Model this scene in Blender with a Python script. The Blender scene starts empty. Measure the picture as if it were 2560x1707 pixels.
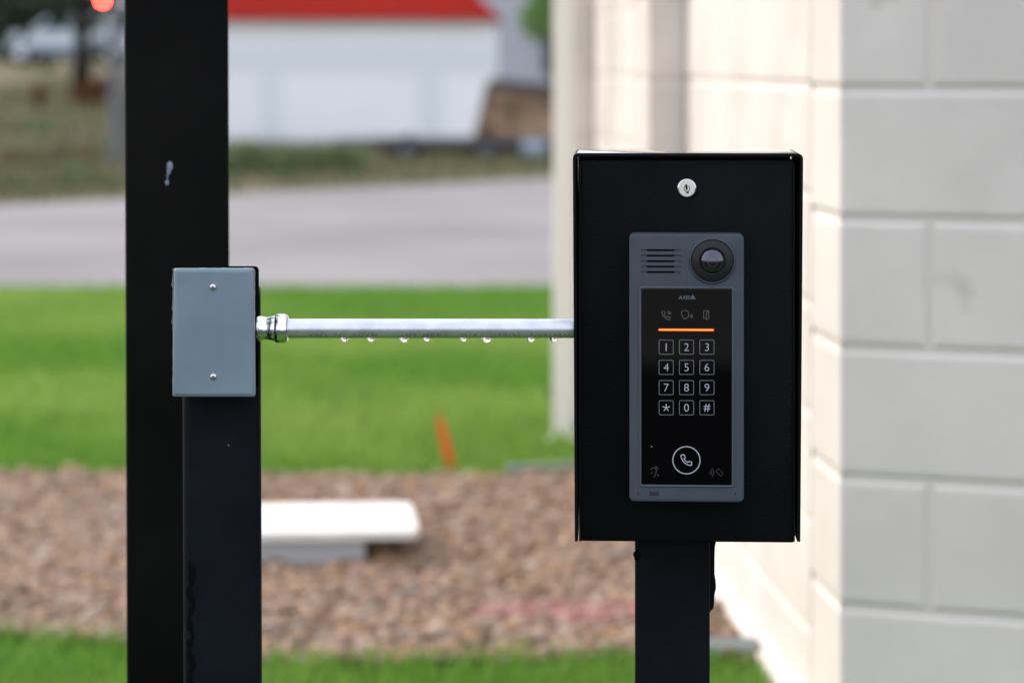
import bpy, bmesh, math, random
import numpy as np
from mathutils import Vector, Matrix, noise
random.seed(7); RNG=np.random.default_rng(7)
C=bpy.context.scene.collection
F=6500.0; H=1.22; YH=160.0; CX=1280.0        # lens in photo pixels, eye height (m), horizon row, centre column
def P(px,py,Y): return Vector(((px-CX)*Y/F, Y, H-(py-YH)*Y/F))
def G(px,py): Y=F*H/(py-YH); return Vector(((px-CX)*Y/F,Y,0))
R=math.radians
# ---------------------------------------------------------------- materials
def sock(n,*names):
    for s in names:
        if s in n.inputs: return n.inputs[s]
def mat(name,col,rough=.5,metal=0,spec=.5,var=0,vscale=5,col2=None,bump=0,bscale=200,coat=0,emit=None,estr=0,trans=0,ior=1.45,rvar=0,detail=3):
    m=bpy.data.materials.new(name); m.use_nodes=True; nt=m.node_tree; b=nt.nodes['Principled BSDF']
    b.inputs['Base Color'].default_value=(*col,1); b.inputs['Roughness'].default_value=rough
    b.inputs['Metallic'].default_value=metal; b.inputs['Specular IOR Level'].default_value=spec; b.inputs['IOR'].default_value=ior
    b.inputs['Transmission Weight'].default_value=trans; b.inputs['Coat Weight'].default_value=coat
    if emit: b.inputs['Emission Color'].default_value=(*emit,1); b.inputs['Emission Strength'].default_value=estr
    if var or bump or col2 or rvar:
        tc=nt.nodes.new('ShaderNodeTexCoord')
    if var or col2:
        n=nt.nodes.new('ShaderNodeTexNoise'); n.inputs['Scale'].default_value=vscale; n.inputs['Detail'].default_value=detail
        nt.links.new(tc.outputs['Object'],n.inputs['Vector'])
        r=nt.nodes.new('ShaderNodeValToRGB'); e=r.color_ramp.elements
        c2=col2 or tuple(c*(1+var) for c in col); c1=col if col2 else tuple(c*(1-var) for c in col)
        e[0].position=.35; e[0].color=(*c1,1); e[1].position=.65; e[1].color=(*c2,1)
        nt.links.new(n.outputs['Fac'],r.inputs['Fac']); nt.links.new(r.outputs['Color'],b.inputs['Base Color'])
    if rvar:
        n2=nt.nodes.new('ShaderNodeTexNoise'); n2.inputs['Scale'].default_value=vscale*3; nt.links.new(tc.outputs['Object'],n2.inputs['Vector'])
        mr=nt.nodes.new('ShaderNodeMapRange'); mr.inputs['To Min'].default_value=max(0,rough-rvar); mr.inputs['To Max'].default_value=rough+rvar
        nt.links.new(n2.outputs['Fac'],mr.inputs['Value']); nt.links.new(mr.outputs['Result'],b.inputs['Roughness'])
    if bump:
        n3=nt.nodes.new('ShaderNodeTexNoise'); n3.inputs['Scale'].default_value=bscale; n3.inputs['Detail'].default_value=4
        nt.links.new(tc.outputs['Object'],n3.inputs['Vector'])
        bp=nt.nodes.new('ShaderNodeBump'); bp.inputs['Strength'].default_value=bump; bp.inputs['Distance'].default_value=.001
        nt.links.new(n3.outputs['Fac'],bp.inputs['Height']); nt.links.new(bp.outputs['Normal'],b.inputs['Normal'])
    return m
def leafmat(name,cols,transl=.35,nscale=.0,patch=None,rough=.6):
    """per-leaf random colour, optional large patches"""
    m=bpy.data.materials.new(name); m.use_nodes=True; nt=m.node_tree; b=nt.nodes['Principled BSDF']
    b.inputs['Roughness'].default_value=rough; b.inputs['Specular IOR Level'].default_value=.3
    g=nt.nodes.new('ShaderNodeNewGeometry'); r=nt.nodes.new('ShaderNodeValToRGB')
    while len(r.color_ramp.elements)<len(cols): r.color_ramp.elements.new(.5)
    for i,c in enumerate(cols):
        r.color_ramp.elements[i].position=i/(len(cols)-1); r.color_ramp.elements[i].color=(*c,1)
    nt.links.new(g.outputs['Random Per Island'],r.inputs['Fac']); out=r.outputs['Color']
    if patch:
        tc=nt.nodes.new('ShaderNodeTexCoord'); n=nt.nodes.new('ShaderNodeTexNoise'); n.inputs['Scale'].default_value=nscale; n.inputs['Detail'].default_value=3
        nt.links.new(tc.outputs['Object'],n.inputs['Vector'])
        rp=nt.nodes.new('ShaderNodeValToRGB'); rp.color_ramp.elements[0].position=.42; rp.color_ramp.elements[1].position=.62
        nt.links.new(n.outputs['Fac'],rp.inputs['Fac'])
        mx=nt.nodes.new('ShaderNodeMix'); mx.data_type='RGBA'; nt.links.new(rp.outputs['Color'],mx.inputs['Factor'])
        nt.links.new(out,mx.inputs['A']); mx.inputs['B'].default_value=(*patch,1); out=mx.outputs['Result']
    nt.links.new(out,b.inputs['Base Color'])
    if transl:
        t=nt.nodes.new('ShaderNodeBsdfTranslucent'); nt.links.new(out,t.inputs['Color'])
        ms=nt.nodes.new('ShaderNodeMixShader'); ms.inputs[0].default_value=transl
        nt.links.new(b.outputs[0],ms.inputs[1]); nt.links.new(t.outputs[0],ms.inputs[2])
        nt.links.new(ms.outputs[0],nt.nodes['Material Output'].inputs['Surface'])
    return m
BLACK=mat('black_powder_coat',(.0020,.0027,.0036),.42,spec=.09,var=.35,vscale=9,bump=.7,bscale=700,rvar=.08)
BLACKHOOD=mat('black_hood_coat',(.003,.0035,.004),.5,spec=.10,bump=.25,bscale=900,rvar=.06)
POSTM=mat('black_post_paint',(.0055,.0075,.0105),.5,spec=.06,var=.4,vscale=7,bump=.4,bscale=120,rvar=.12)
POSTB=mat('brown_black_post_paint',(.0045,.0043,.004),.5,spec=.07,var=.5,vscale=5,bump=.3,bscale=90,rvar=.1)
DARK=mat('void_black',(.002,.002,.003),.8,spec=.1)
HOUS=mat('grey_blue_cast_housing',(.052,.064,.080),.5,spec=.4,var=.05,vscale=60,bump=.5,bscale=2500)
RIMM=mat('grey_blue_rim',(.058,.072,.09),.4,spec=.5)
GLASSB=mat('black_glass',(.0012,.0012,.0014),.03,spec=.16)
CAMD=mat('camera_dark_plastic',(.008,.009,.011),.38,spec=.4)
LENS=mat('camera_dome',(.002,.002,.005),.03,spec=.75,ior=1.75)
LENS.node_tree.nodes['Principled BSDF'].inputs['Specular Tint'].default_value=(.82,.82,1,1)
WET=mat('wet_black_top',(.004,.004,.005),.16,spec=1,coat=1,bump=.35,bscale=180)
COLM=mat('cream_post_paint',(.80,.775,.71),.7)
LENSR=mat('lens_ring',(.05,.05,.06),.3,spec=.6)
KEYF=mat('key_outline',(.12,.125,.13),.5,emit=(.75,.8,.85),estr=.012)
KEYD=mat('key_digit',(.26,.28,.33),.5,emit=(.75,.82,1),estr=.06)
ICON=mat('printed_icon_grey_glow',(.045,.043,.038),.5,emit=(.8,.78,.7),estr=.02)  # unlit print, given a faint emission to lift it
ICOND=mat('printed_icon_dark_glow',(.025,.027,.028),.5,emit=(.8,.85,.9),estr=.004)  # not backlit either; a slight glow is added to the print
LOGO=mat('printed_logo_glow',(.035,.050,.062),.5,emit=(.5,.75,1),estr=.02)  # small bluish emission added to the printed logo
BAR=mat('status_bar_core',(.3,.1,.01),.5,emit=(1,.40,.045),estr=.42)
BARR=mat('status_bar_edge',(.2,.02,.0),.5,emit=(1,.05,.004),estr=.3)
CHROME=mat('chrome',(.72,.73,.74),.12,metal=1)
LOCKF=mat('nickel_lock_face',(.72,.67,.60),.38,metal=.35,spec=.6,bump=.2,bscale=1500)
GREYC=mat('grey_enamel_cover',(.165,.225,.27),.42,spec=.5,bump=.25,bscale=1800,var=.08,vscale=22,rvar=.1)
BODYM=mat('shaded_body_signal_dark',(.004,.005,.006),.7,spec=.0,bump=.3,bscale=600)  # junction body's shade put into its colour; signal head is really dark
FOAM=mat('foam_gasket',(.20,.19,.17),.9)
SCREW=mat('screw_steel',(.6,.61,.63),.28,metal=1)
PIPE=mat('galvanised_conduit',(.64,.66,.70),.33,metal=.8,var=.08,vscale=60,rvar=.08,bump=.15,bscale=700)
FITT=mat('zinc_fitting',(.85,.88,.9),.2,metal=1,bump=.5,bscale=300)
INK=mat('conduit_ink',(.19,.185,.19),.6)
WATER=mat('water',(1,1,1),.0,trans=1,ior=1.33)
CHIP=mat('bird_dropping_white',(.19,.23,.29),.7,var=.3,vscale=150)
WALLM=mat('painted_block',(.665,.61,.57),.85,spec=.2,var=.075,vscale=3.4,bump=1,bscale=110,detail=9)
MORT=mat('painted_mortar',(.655,.60,.56),.9,spec=.15,bump=.8,bscale=220)
CAPM=mat('roof_metal',(.25,.24,.23),.6)
def stains(m,col,scale,lo,hi):
    nt=m.node_tree; b=nt.nodes['Principled BSDF']; src=b.inputs['Base Color'].links[0].from_socket
    tc=nt.nodes.new('ShaderNodeTexCoord'); n=nt.nodes.new('ShaderNodeTexNoise'); n.inputs['Scale'].default_value=scale; n.inputs['Detail'].default_value=5
    nt.links.new(tc.outputs['Object'],n.inputs['Vector']); rp=nt.nodes.new('ShaderNodeMapRange'); rp.inputs['From Min'].default_value=lo; rp.inputs['From Max'].default_value=hi; rp.inputs['To Max'].default_value=.6
    nt.links.new(n.outputs['Fac'],rp.inputs['Value']); mx=nt.nodes.new('ShaderNodeMix'); mx.data_type='RGBA'
    nt.links.new(rp.outputs['Result'],mx.inputs['Factor']); nt.links.new(src,mx.inputs['A']); mx.inputs['B'].default_value=(*col,1); nt.links.new(mx.outputs['Result'],b.inputs['Base Color'])
stains(WALLM,(.40,.35,.30),6.5,.66,.76)
LIDM=mat('white_concrete_lid',(.74,.735,.72),.85,var=.08,vscale=9,spec=.2,bump=.5,bscale=80)
BASEG=mat('grey_concrete_base',(.42,.44,.45),.85,bump=.5,bscale=80)
ORANGE=mat('marker_orange',(.80,.13,.02),.6)
EDGEM=mat('grey_edging',(.13,.15,.17),.6)
ROADM=mat('asphalt_pale',(.215,.203,.208),.9,spec=.2,var=.13,vscale=.45,bump=.8,bscale=90,detail=6)
DARKROAD=mat('asphalt_dark',(.035,.035,.037),.8,spec=.2,var=.1,vscale=1)
CONC=mat('concrete_apron',(.40,.37,.33),.85,spec=.2,var=.08,vscale=.5)
SOILG=mat('lawn_soil',(.035,.085,.014),.95,spec=.1,col2=(.06,.13,.02),vscale=1.2)
SOILM=mat('mulch_soil',(.16,.11,.085),.95,spec=.1,var=.2,vscale=10)
GROUND=mat('verge_ground',(.07,.085,.04),.95,spec=.1,col2=(.17,.125,.085),vscale=.9)
WHITEW=mat('white_siding',(.86,.87,.88),.7,spec=.3,var=.02,vscale=.7)
WHITET=mat('white_trim_grey',(.74,.775,.79),.7,spec=.3)
REDM=mat('red_roof_metal',(.27,.014,.009),.8,spec=.08,var=.05,vscale=1)
GREYW=mat('pale_grey_siding',(.42,.43,.48),.8,var=.1,vscale=.4)
STEEL=mat('galvanised_pole',(.13,.135,.155),.55,metal=.2)
TYRE=mat('tyre_rubber',(.015,.016,.018),.85)
TRAILM=mat('trailer_grey',(.09,.088,.11),.5)
TAN=mat('crate_tan_wood',(.25,.165,.105),.85,var=.5,vscale=3)
LIDD=mat('crate_dark_top',(.055,.045,.05),.8)
CARW=mat('white_car_paint',(.55,.62,.66),.3,coat=.5)
CARG=mat('car_glass',(.02,.04,.07),.1)
CARB=mat('blue_trim',(.04,.10,.22),.4)
SIGR=mat('red_signal_lens',(.5,.01,.01),.3,emit=(1,.04,.025),estr=55)
BARK=mat('bark',(.016,.010,.008),.95,var=.4,vscale=6,bump=.8,bscale=30)
GRASS=leafmat('grass_blades',[(.090,.235,.026),(.165,.34,.040),(.115,.27,.032),(.22,.39,.07)],.4,.42,(.29,.42,.09))
WEEDS=leafmat('weed_blades',[(.0810,.1053,.0365),(.1620,.1539,.0648),(.1944,.1296,.0810),(.0972,.1296,.0567),(.2106,.1620,.0810)],.25,.5,(.0688,.0972,.0486))
LEAFD=leafmat('dark_leaves',[(.004,.016,.009),(.012,.035,.018),(.03,.07,.03),(.008,.028,.014)],.2)
LEAFG=leafmat('bright_leaves',[(.1058,.2268,.0302),(.1663,.3024,.0529),(.0756,.1663,.0302)],.4)
LEAFO=leafmat('olive_leaves',[(.0816,.1467,.0489),(.1631,.2284,.0979),(.2120,.2447,.1224),(.0653,.1224,.0407)],.25)
LEAFB=leafmat('rust_leaves',[(.1404,.0486,.0162),(.0864,.0324,.0130),(.2052,.0810,.0324)],.2)
LEAFF=leafmat('far_leaves',[(0.0225,0.0450,0.0263),(0.0375,0.0638,0.0375),(0.0675,0.0900,0.0675),(0.0150,0.0300,0.0188)],.2)
STONE=leafmat('mulch_stone',[(.1980,.1290,.0897),(.2970,.2150,.1560),(.0990,.0602,.0390),(.4140,.3268,.2652),(.2520,.1462,.0819),(.2970,.2494,.2223),(.1530,.0903,.0585),(.3600,.2322,.1560),(.2160,.1591,.1326),(.3240,.1892,.0936)],0,rough=.85)
STONEP=leafmat('pink_paint_stone',[(.3312,.1462,.1344),(.3312,.2150,.1848),(.2024,.1032,.0840),(.3496,.1892,.1680),(.2760,.1118,.1092),(.3128,.2322,.2016)],0,rough=.85)
# ---------------------------------------------------------------- object helpers
def link(name,bm,m,parent=None,smooth=False,loc=None,ang=None):
    me=bpy.data.meshes.new(name); bm.normal_update(); bm.to_mesh(me); bm.free(); me.materials.append(m)
    o=bpy.data.objects.new(name,me); C.objects.link(o)
    if parent is not None: o.parent=parent
    if loc is not None: o.location=loc
    if smooth:
        me.polygons.foreach_set('use_smooth',[True]*len(me.polygons))
        if ang is not None: me.set_sharp_from_angle(angle=R(ang))
    return o
def empty(name,loc=(0,0,0),rz=0):
    o=bpy.data.objects.new(name,None); C.objects.link(o); o.location=loc; o.rotation_euler=(0,0,rz); o.empty_display_size=.05; return o
def tag(o,label=None,cat=None,group=None,kind=None):
    if label: o['label']=label
    if cat: o['category']=cat
    if group: o['group']=group
    if kind: o['kind']=kind
    return o
def box(bm,x0,x1,y0,y1,z0,z1,bev=0,seg=2,M=None):
    vs=[bm.verts.new((x,y,z)) for x in (x0,x1) for y in (y0,y1) for z in (z0,z1)]
    fs=[(0,1,3,2),(4,6,7,5),(0,4,5,1),(2,3,7,6),(0,2,6,4),(1,5,7,3)]
    f=[bm.faces.new([vs[i] for i in q]) for q in fs]
    allv=vs
    if bev:
        es=set(e for ff in f for e in ff.edges)
        r=bmesh.ops.bevel(bm,geom=list(es),offset=bev,segments=seg,profile=.5,affect='EDGES')
        allv=list(set(v for v in r['verts'])|set(v for v in vs if v.is_valid))
    if M is not None: bmesh.ops.transform(bm,matrix=M,verts=[v for v in allv if v.is_valid])
    return allv
def rr(x0,x1,z0,z1,r,n=6):
    r=max(r,1e-5); pts=[]
    for cx,cz,a0 in ((x1-r,z1-r,0),(x0+r,z1-r,90),(x0+r,z0+r,180),(x1-r,z0+r,270)):
        for i in range(n+1):
            a=R(a0+90*i/n); pts.append((cx+r*math.cos(a),cz+r*math.sin(a)))
    return pts
def loft(bm,rings,cap0=True,cap1=True):
    """rings: lists of 3D points, same count"""
    vr=[[bm.verts.new(p) for p in r] for r in rings]; n=len(vr[0])
    for a,b in zip(vr,vr[1:]):
        for i in range(n):
            bm.faces.new((a[i],a[(i+1)%n],b[(i+1)%n],b[i]))
    if cap0: bm.faces.new(vr[0][::-1])
    if cap1: bm.faces.new(vr[-1])
    return vr
def rrloft(bm,x0,x1,z0,z1,r,prof,cap0=True,cap1=True,n=6):
    """rounded rectangle in xz lofted along y; prof=[(inset,y)]"""
    return loft(bm,[[(x,y,z) for x,z in rr(x0+i,x1-i,z0+i,z1-i,r-i,n)] for i,y in prof],cap0,cap1)
def lathe(bm,cx,cz,prof,n=48,cap0=True,cap1=True):
    """axis along y through (cx,cz); prof=[(radius,y)]"""
    return loft(bm,[[(cx+max(r,1e-6)*math.cos(2*math.pi*i/n),y,cz+max(r,1e-6)*math.sin(2*math.pi*i/n)) for i in range(n)] for r,y in prof],cap0,cap1)
def tube(bm,pts,rad,n=12,cap=True):
    rings=[]; pts=[Vector(p) for p in pts]
    for i,p in enumerate(pts):
        d=(pts[min(i+1,len(pts)-1)]-pts[max(i-1,0)]).normalized()
        a=d.orthogonal().normalized() if abs(d.z)>.99 else d.cross(Vector((0,0,1))).normalized()
        b=d.cross(a); rd=rad[i] if hasattr(rad,'__len__') else rad
        rings.append([p+a*rd*math.cos(2*math.pi*k/n)+b*rd*math.sin(2*math.pi*k/n) for k in range(n)])
    loft(bm,rings,cap,cap)
def stroke(bm,pts,w,y,t=.00012,closed=False):
    """flat ribbon on the plane y, made a thin solid"""
    pts=[Vector((p[0],p[1])) for p in pts]; n=len(pts); L=[];Rr=[]
    for i,p in enumerate(pts):
        a=pts[(i-1)%n] if (closed or i>0) else p; b=pts[(i+1)%n] if (closed or i<n-1) else p
        d1=(p-a).normalized() if (p-a).length>1e-9 else (b-p).normalized(); d2=(b-p).normalized() if (b-p).length>1e-9 else d1
        n1=Vector((-d1.y,d1.x)); n2=Vector((-d2.y,d2.x)); m=(n1+n2)
        m=m.normalized() if m.length>1e-6 else n1
        s=w/2/max(.45,m.dot(n1)); L.append(p+m*s); Rr.append(p-m*s)
    lv=[bm.verts.new((q.x,y,q.y)) for q in L]; rv=[bm.verts.new((q.x,y,q.y)) for q in Rr]
    for i in range(n if closed else n-1):
        j=(i+1)%n
        f=bm.faces.new((lv[i],rv[i],rv[j],lv[j])); f.normal_update()
        if f.normal.y>0: f.normal_flip()
def arc(cx,cz,r,a0,a1,n=10): return [(cx+r*math.cos(R(a0+(a1-a0)*i/n)),cz+r*math.sin(R(a0+(a1-a0)*i/n))) for i in range(n+1)]
def text_verts(s,size,bold=0):
    cu=bpy.data.curves.new('t','FONT'); cu.body=s; cu.size=size; cu.align_x='CENTER'; cu.align_y='CENTER'; cu.offset=bold
    o=bpy.data.objects.new('t',cu); C.objects.link(o); dg=bpy.context.evaluated_depsgraph_get()
    me=bpy.data.meshes.new_from_object(o.evaluated_get(dg)); bpy.data.objects.remove(o); bpy.data.curves.remove(cu)
    v=[tuple(x.co) for x in me.vertices]; f=[tuple(p.vertices) for p in me.polygons]; bpy.data.meshes.remove(me)
    xs=[a[0] for a in v]; ys=[a[1] for a in v]
    cx=(min(xs)+max(xs))/2; cy=(min(ys)+max(ys))/2
    return [(a[0]-cx,a[1]-cy) for a in v],f,(max(xs)-min(xs)),(max(ys)-min(ys))
def put_text(bm,s,cx,cz,y,h=None,w=None,bold=0,shear=0):
    v,f,W,Hh=text_verts(s,1.0,bold)
    sz=h/Hh if h else w/W; sx=w/W if w else sz
    vv=[bm.verts.new((cx+a*sx+shear*b*sz,y,cz+b*sz)) for a,b in v]
    for q in f:
        try: ff=bm.faces.new([vv[i] for i in q]); ff.normal_update(); (ff.normal_flip() if ff.normal.y>0 else None)
        except ValueError: pass
def sheet(name,poly,z,m,label=None,kind='structure'):
    bm=bmesh.new(); f=bm.faces.new([bm.verts.new((x,y,z)) for x,y in poly]); f.normal_update()
    if f.normal.z<0: f.normal_flip()
    return tag(link(name,bm,m),label,None,None,kind)
def meshnp(name,V,faces,m,nv,parent=None):
    """V (k,3) array, faces (n,nv) int array"""
    me=bpy.data.meshes.new(name); n=len(faces)
    me.vertices.add(len(V)); me.vertices.foreach_set('co',np.asarray(V,dtype=np.float32).ravel())
    me.loops.add(n*nv); me.loops.foreach_set('vertex_index',np.asarray(faces,dtype=np.int32).ravel())
    me.polygons.add(n); me.polygons.foreach_set('loop_start',np.arange(0,n*nv,nv,dtype=np.int32)); me.polygons.foreach_set('loop_total',np.full(n,nv,dtype=np.int32))
    me.update(calc_edges=True); me.validate(); me.materials.append(m)
    o=bpy.data.objects.new(name,me); C.objects.link(o)
    if parent is not None: o.parent=parent
    return o
# ================================================================ camera / light
cam=bpy.data.cameras.new('camera'); co=bpy.data.objects.new('camera',cam); C.objects.link(co); bpy.context.scene.camera=co
co.location=(0,0,H); co.rotation_euler=(R(90),0,0); cam.sensor_width=36; cam.lens=F/2560*36
cam.shift_y=-(853.5-YH)/2560; cam.clip_end=2000; cam.clip_start=.05
cam.dof.use_dof=True; cam.dof.focus_distance=2.395; cam.dof.aperture_fstop=cam.lens/20.0; cam.dof.aperture_blades=0
SUN=Vector((-.62,.44,.66)).normalized()
sl=bpy.data.lights.new('sun','SUN'); sl.energy=.8; sl.angle=R(12); sl.color=(1,.90,.76)
so=bpy.data.objects.new('sun',sl); C.objects.link(so); so.rotation_euler=SUN.to_track_quat('Z','Y').to_euler()
w=bpy.data.worlds.new('World'); bpy.context.scene.world=w; w.use_nodes=True; nt=w.node_tree
sky=nt.nodes.new('ShaderNodeTexSky'); sky.sky_type='NISHITA'; sky.sun_disc=False
sky.sun_elevation=math.asin(SUN.z); sky.sun_rotation=math.atan2(SUN.x,SUN.y); sky.air_density=1.0; sky.dust_density=4; sky.ozone_density=1
bg=nt.nodes['Background']; bg.inputs['Strength'].default_value=.15; mixs=nt.nodes.new('ShaderNodeMix'); mixs.data_type='RGBA'; mixs.inputs['Factor'].default_value=.72   # thin even cloud over the clear sky
mixs.inputs['B'].default_value=(4.0,4.12,4.5,1); nt.links.new(sky.outputs[0],mixs.inputs['A']); nt.links.new(mixs.outputs['Result'],bg.inputs[0])
vs=bpy.context.scene.view_settings; vs.view_transform='Standard'; vs.look='None'; vs.exposure=1.42; vs.gamma=1
# ================================================================ ground
def hgt(x,y):
    if y<30: return 0.0
    t=min(1,max(0,(-x-5)/2.2)); t=t*t*(3-2*t)
    yy=min(y,82)-30
    return t*.0255*yy+(1-t)*(-.0135)*min(yy,20)
bm=bmesh.new()
xs=[-400,-120,-50,-25,-15,-10,-8,-7.2,-6.8,-6.4,-6,-5.6,-5.2,-4.9,-3,0,4,10,25,80,400]; ys=[-80,-20,0,10,20,26,30,33,36,40,45,50,55,60,70,82,110,200,600]
gv=[[bm.verts.new((x,y,hgt(x,y))) for y in ys] for x in xs]
for i in range(len(xs)-1):
    for j in range(len(ys)-1): bm.faces.new((gv[i][j],gv[i+1][j],gv[i+1][j+1],gv[i][j+1]))
tag(link('ground',bm,GROUND),kind='structure')
EDGE=[(-60,19.5),(-12,21.2),(-8,22),(-4.67,23.7),(-2.78,25.7),(.4,28.8),(6,30.5),(60,31)]
EDGE=[(x,min(y,29.6)*(.93+.025*min(1,max(0,(x+4)/4.4)))) for x,y in EDGE]
def edgeY(x):
    for (a,b),(c,d) in zip(EDGE,EDGE[1:]):
        if a<=x<=c: return b+(d-b)*(x-a)/(c-a)
    return 25
sheet('road',[(-60,14.2),(-3,14.0),(-1,13.85),(0,13.75),(3,13.4),(60,13.0)]+EDGE[::-1],.004,ROADM)
sheet('driveway',[(-20,-5.8),(20,-5.8),(20,1.6),(-20,1.6)],.004,DARKROAD)
sheet('concrete_apron',[(-40,-60),(40,-60),(40,-5.8),(-40,-5.8)],.004,CONC)
def nearE(x): return 5.24+.02*math.sin(x*1.3+1)+.42*min(1.5,max(0,-x-.42)) + .02*math.sin(x*7)
def farE(x): return 7.57+.03*math.sin(x*3)+.02*math.sin(x*9)
xx=[-12+.15*i for i in range(int(13.4/.15)+1)]
sheet('lawn',[(x,farE(x)) for x in xx]+[(1.4,13.7),(0,13.75),(-1,13.85),(-3,14.0),(-12,14.2)],.008,SOILG)
sheet('front_lawn',[(-12,1.6),(1.4,1.6)]+[(x,nearE(x)) for x in xx[::-1]],.008,SOILG)
sheet('gravel_bed',[(x,nearE(x)-.02) for x in xx]+[(x,farE(x)+.02) for x in xx[::-1]],.012,SOILM)
# grass blades
def wallX(y): return .61-.0708*(y-4.09)
def blades(name,n,xr,yr,ok,h0,h1,w0,w1,m,zf=lambda x,y:0.0,label=None):
    xs=RNG.uniform(*xr,n*2); ys=RNG.uniform(*yr,n*2); keep=[i for i in range(n*2) if ok(xs[i],ys[i])][:n]
    xs=xs[keep]; ys=ys[keep]; k=len(xs)
    z=np.array([zf(a,b) for a,b in zip(xs,ys)])
    a=RNG.uniform(0,6.283,k); h=RNG.uniform(h0,h1,k); w=RNG.uniform(w0,w1,k)
    dx=np.cos(a)*w/2; dy=np.sin(a)*w/2; la=RNG.uniform(0,6.283,k); lean=RNG.uniform(.1,.8,k)*h
    V=np.empty((k*5,3)); base=np.stack([xs,ys,z],1)
    V[0::5]=base+np.stack([-dx,-dy,0*dx],1); V[1::5]=base+np.stack([dx,dy,0*dx],1)
    mid=base+np.stack([np.cos(la)*lean*.35,np.sin(la)*lean*.35,h*.6],1)
    V[2::5]=mid+np.stack([dx*.8,dy*.8,0*dx],1); V[3::5]=mid-np.stack([dx*.8,dy*.8,0*dx],1)
    V[4::5]=base+np.stack([np.cos(la)*lean,np.sin(la)*lean,h],1)
    b=np.arange(k)*5
    T=np.concatenate([np.stack([b,b+1,b+2],1),np.stack([b,b+2,b+3],1),np.stack([b+3,b+2,b+4],1)])
    o=meshnp(name,V,T,m,3); tag(o,label,'grass',kind='stuff'); return o
blades('grass',90000,(-4.6,.62),(7.5,13.95),lambda x,y: x<wallX(y)-.12 and y>farE(x)-.03 or (y>9.6 and x<1.2 and y>farE(x)),.03,.065,.005,.010,GRASS,label='bright green lawn between the gravel bed and the road')
blades('front_grass',42000,(-2.6,.62),(3.0,5.6),lambda x,y: x<wallX(y)-.04 and y<nearE(x)+random.uniform(-.03,.05) and y>3.0,.03,.07,.003,.006,GRASS,label='strip of green grass in front of the gravel bed')
blades('weeds',26000,(-11,6),(22,62),lambda x,y: y>edgeY(x)+.1 and abs(x)<y*.21,.06,.22,.012,.03,WEEDS,hgt,label='dry olive weeds and leaf litter across the road')
# stones
def stones(name,n,ok,m,label,xr=(-2.0,.65),yr=(5.05,7.75)):
    ico=bmesh.new(); bmesh.ops.create_icosphere(ico,subdivisions=1,radius=1); 
    bv=np.array([v.co[:] for v in ico.verts]); bf=np.array([[v.index for v in f.verts] for f in ico.faces]); ico.free()
    Vs=[];Fs=[];k=0
    for i in range(n):
        x=random.uniform(*xr); y=random.uniform(*yr)
        if not ok(x,y): continue
        s=random.choice((.006,.008,.010,.012,.015,.018))*random.uniform(.8,1.25)
        d=np.array([s*random.uniform(.8,1.5),s*random.uniform(.8,1.3),s*random.uniform(.5,.9)])
        v=bv*(1+RNG.uniform(-.18,.18,(len(bv),1)))*d
        M=np.array(Matrix.Rotation(random.uniform(0,6.28),3,'Z')@Matrix.Rotation(random.uniform(-.5,.5),3,'X'))
        v=v@M.T+np.array([x,y,.012+s*random.uniform(.1,.9)])
        Vs.append(v); Fs.append(bf+k*len(bv)); k+=1
    o=meshnp(name,np.concatenate(Vs),np.concatenate(Fs),m,3); tag(o,label,'gravel',kind='stuff'); return o
pinkc=[(G(1440,1565),.17,.10),(G(1560,1560),.16,.10),(G(1330,1560),.12,.07)]
def inpink(x,y): return any(((x-c.x)/a)**2+((y-c.y)/b)**2<random.uniform(.4,1.3) for c,a,b in pinkc)
PK={}
def okS(x,y): return nearE(x)-.01<y<farE(x)+.02 and x<wallX(y)-.03 and not inpink(x,y)
def okP(x,y): return x<wallX(y)-.03 and nearE(x)<y and inpink(x,y)
stones('gravel',52000,okS,STONE,'pinkish brown landscape gravel between the two strips of grass')
stones('painted_gravel',16000,okP,STONEP,'gravel with a faded pink marking near the intercom post',(-.1,.6),(5.1,6.1))
# ================================================================ intercom pedestal
TH=R(-2.4); O=Vector(((1716-CX)*2.4/F,2.4,0))
ex=Vector((math.cos(TH),math.sin(TH),0)); ey=Vector((-math.sin(TH),math.cos(TH),0)); ez=Vector((0,0,1))
def L(px,py,d=0.0):
    """local (x,z) on the pedestal's plane y=d seen at that place of the photo"""
    ray=Vector(((px-CX)/F,1,-(py-YH)/F)); cam0=Vector((0,0,H)); q=O+ey*d
    t=(q-cam0).dot(ey)/ray.dot(ey); p=cam0+ray*t-O
    return p.dot(ex),p.z
def Lx(px,d=0.0): return L(px,800,d)[0]
def Lz(py,d=0.0,px=1716): return L(px,py,d)[1]
SC=2.4/F
ped=empty('intercom_pedestal',O,TH); tag(ped,'black steel intercom pedestal with hooded box and keyed lock on a square post','intercom stand')
# post
pf=.045
x0=Lx(1588,pf); x1=Lx(1775,pf)
bm=bmesh.new(); box(bm,x0,x1,pf,pf+.07,0,Lz(1200,pf),.005,3)
link('post',bm,POSTM,ped,True,ang=40)
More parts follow.
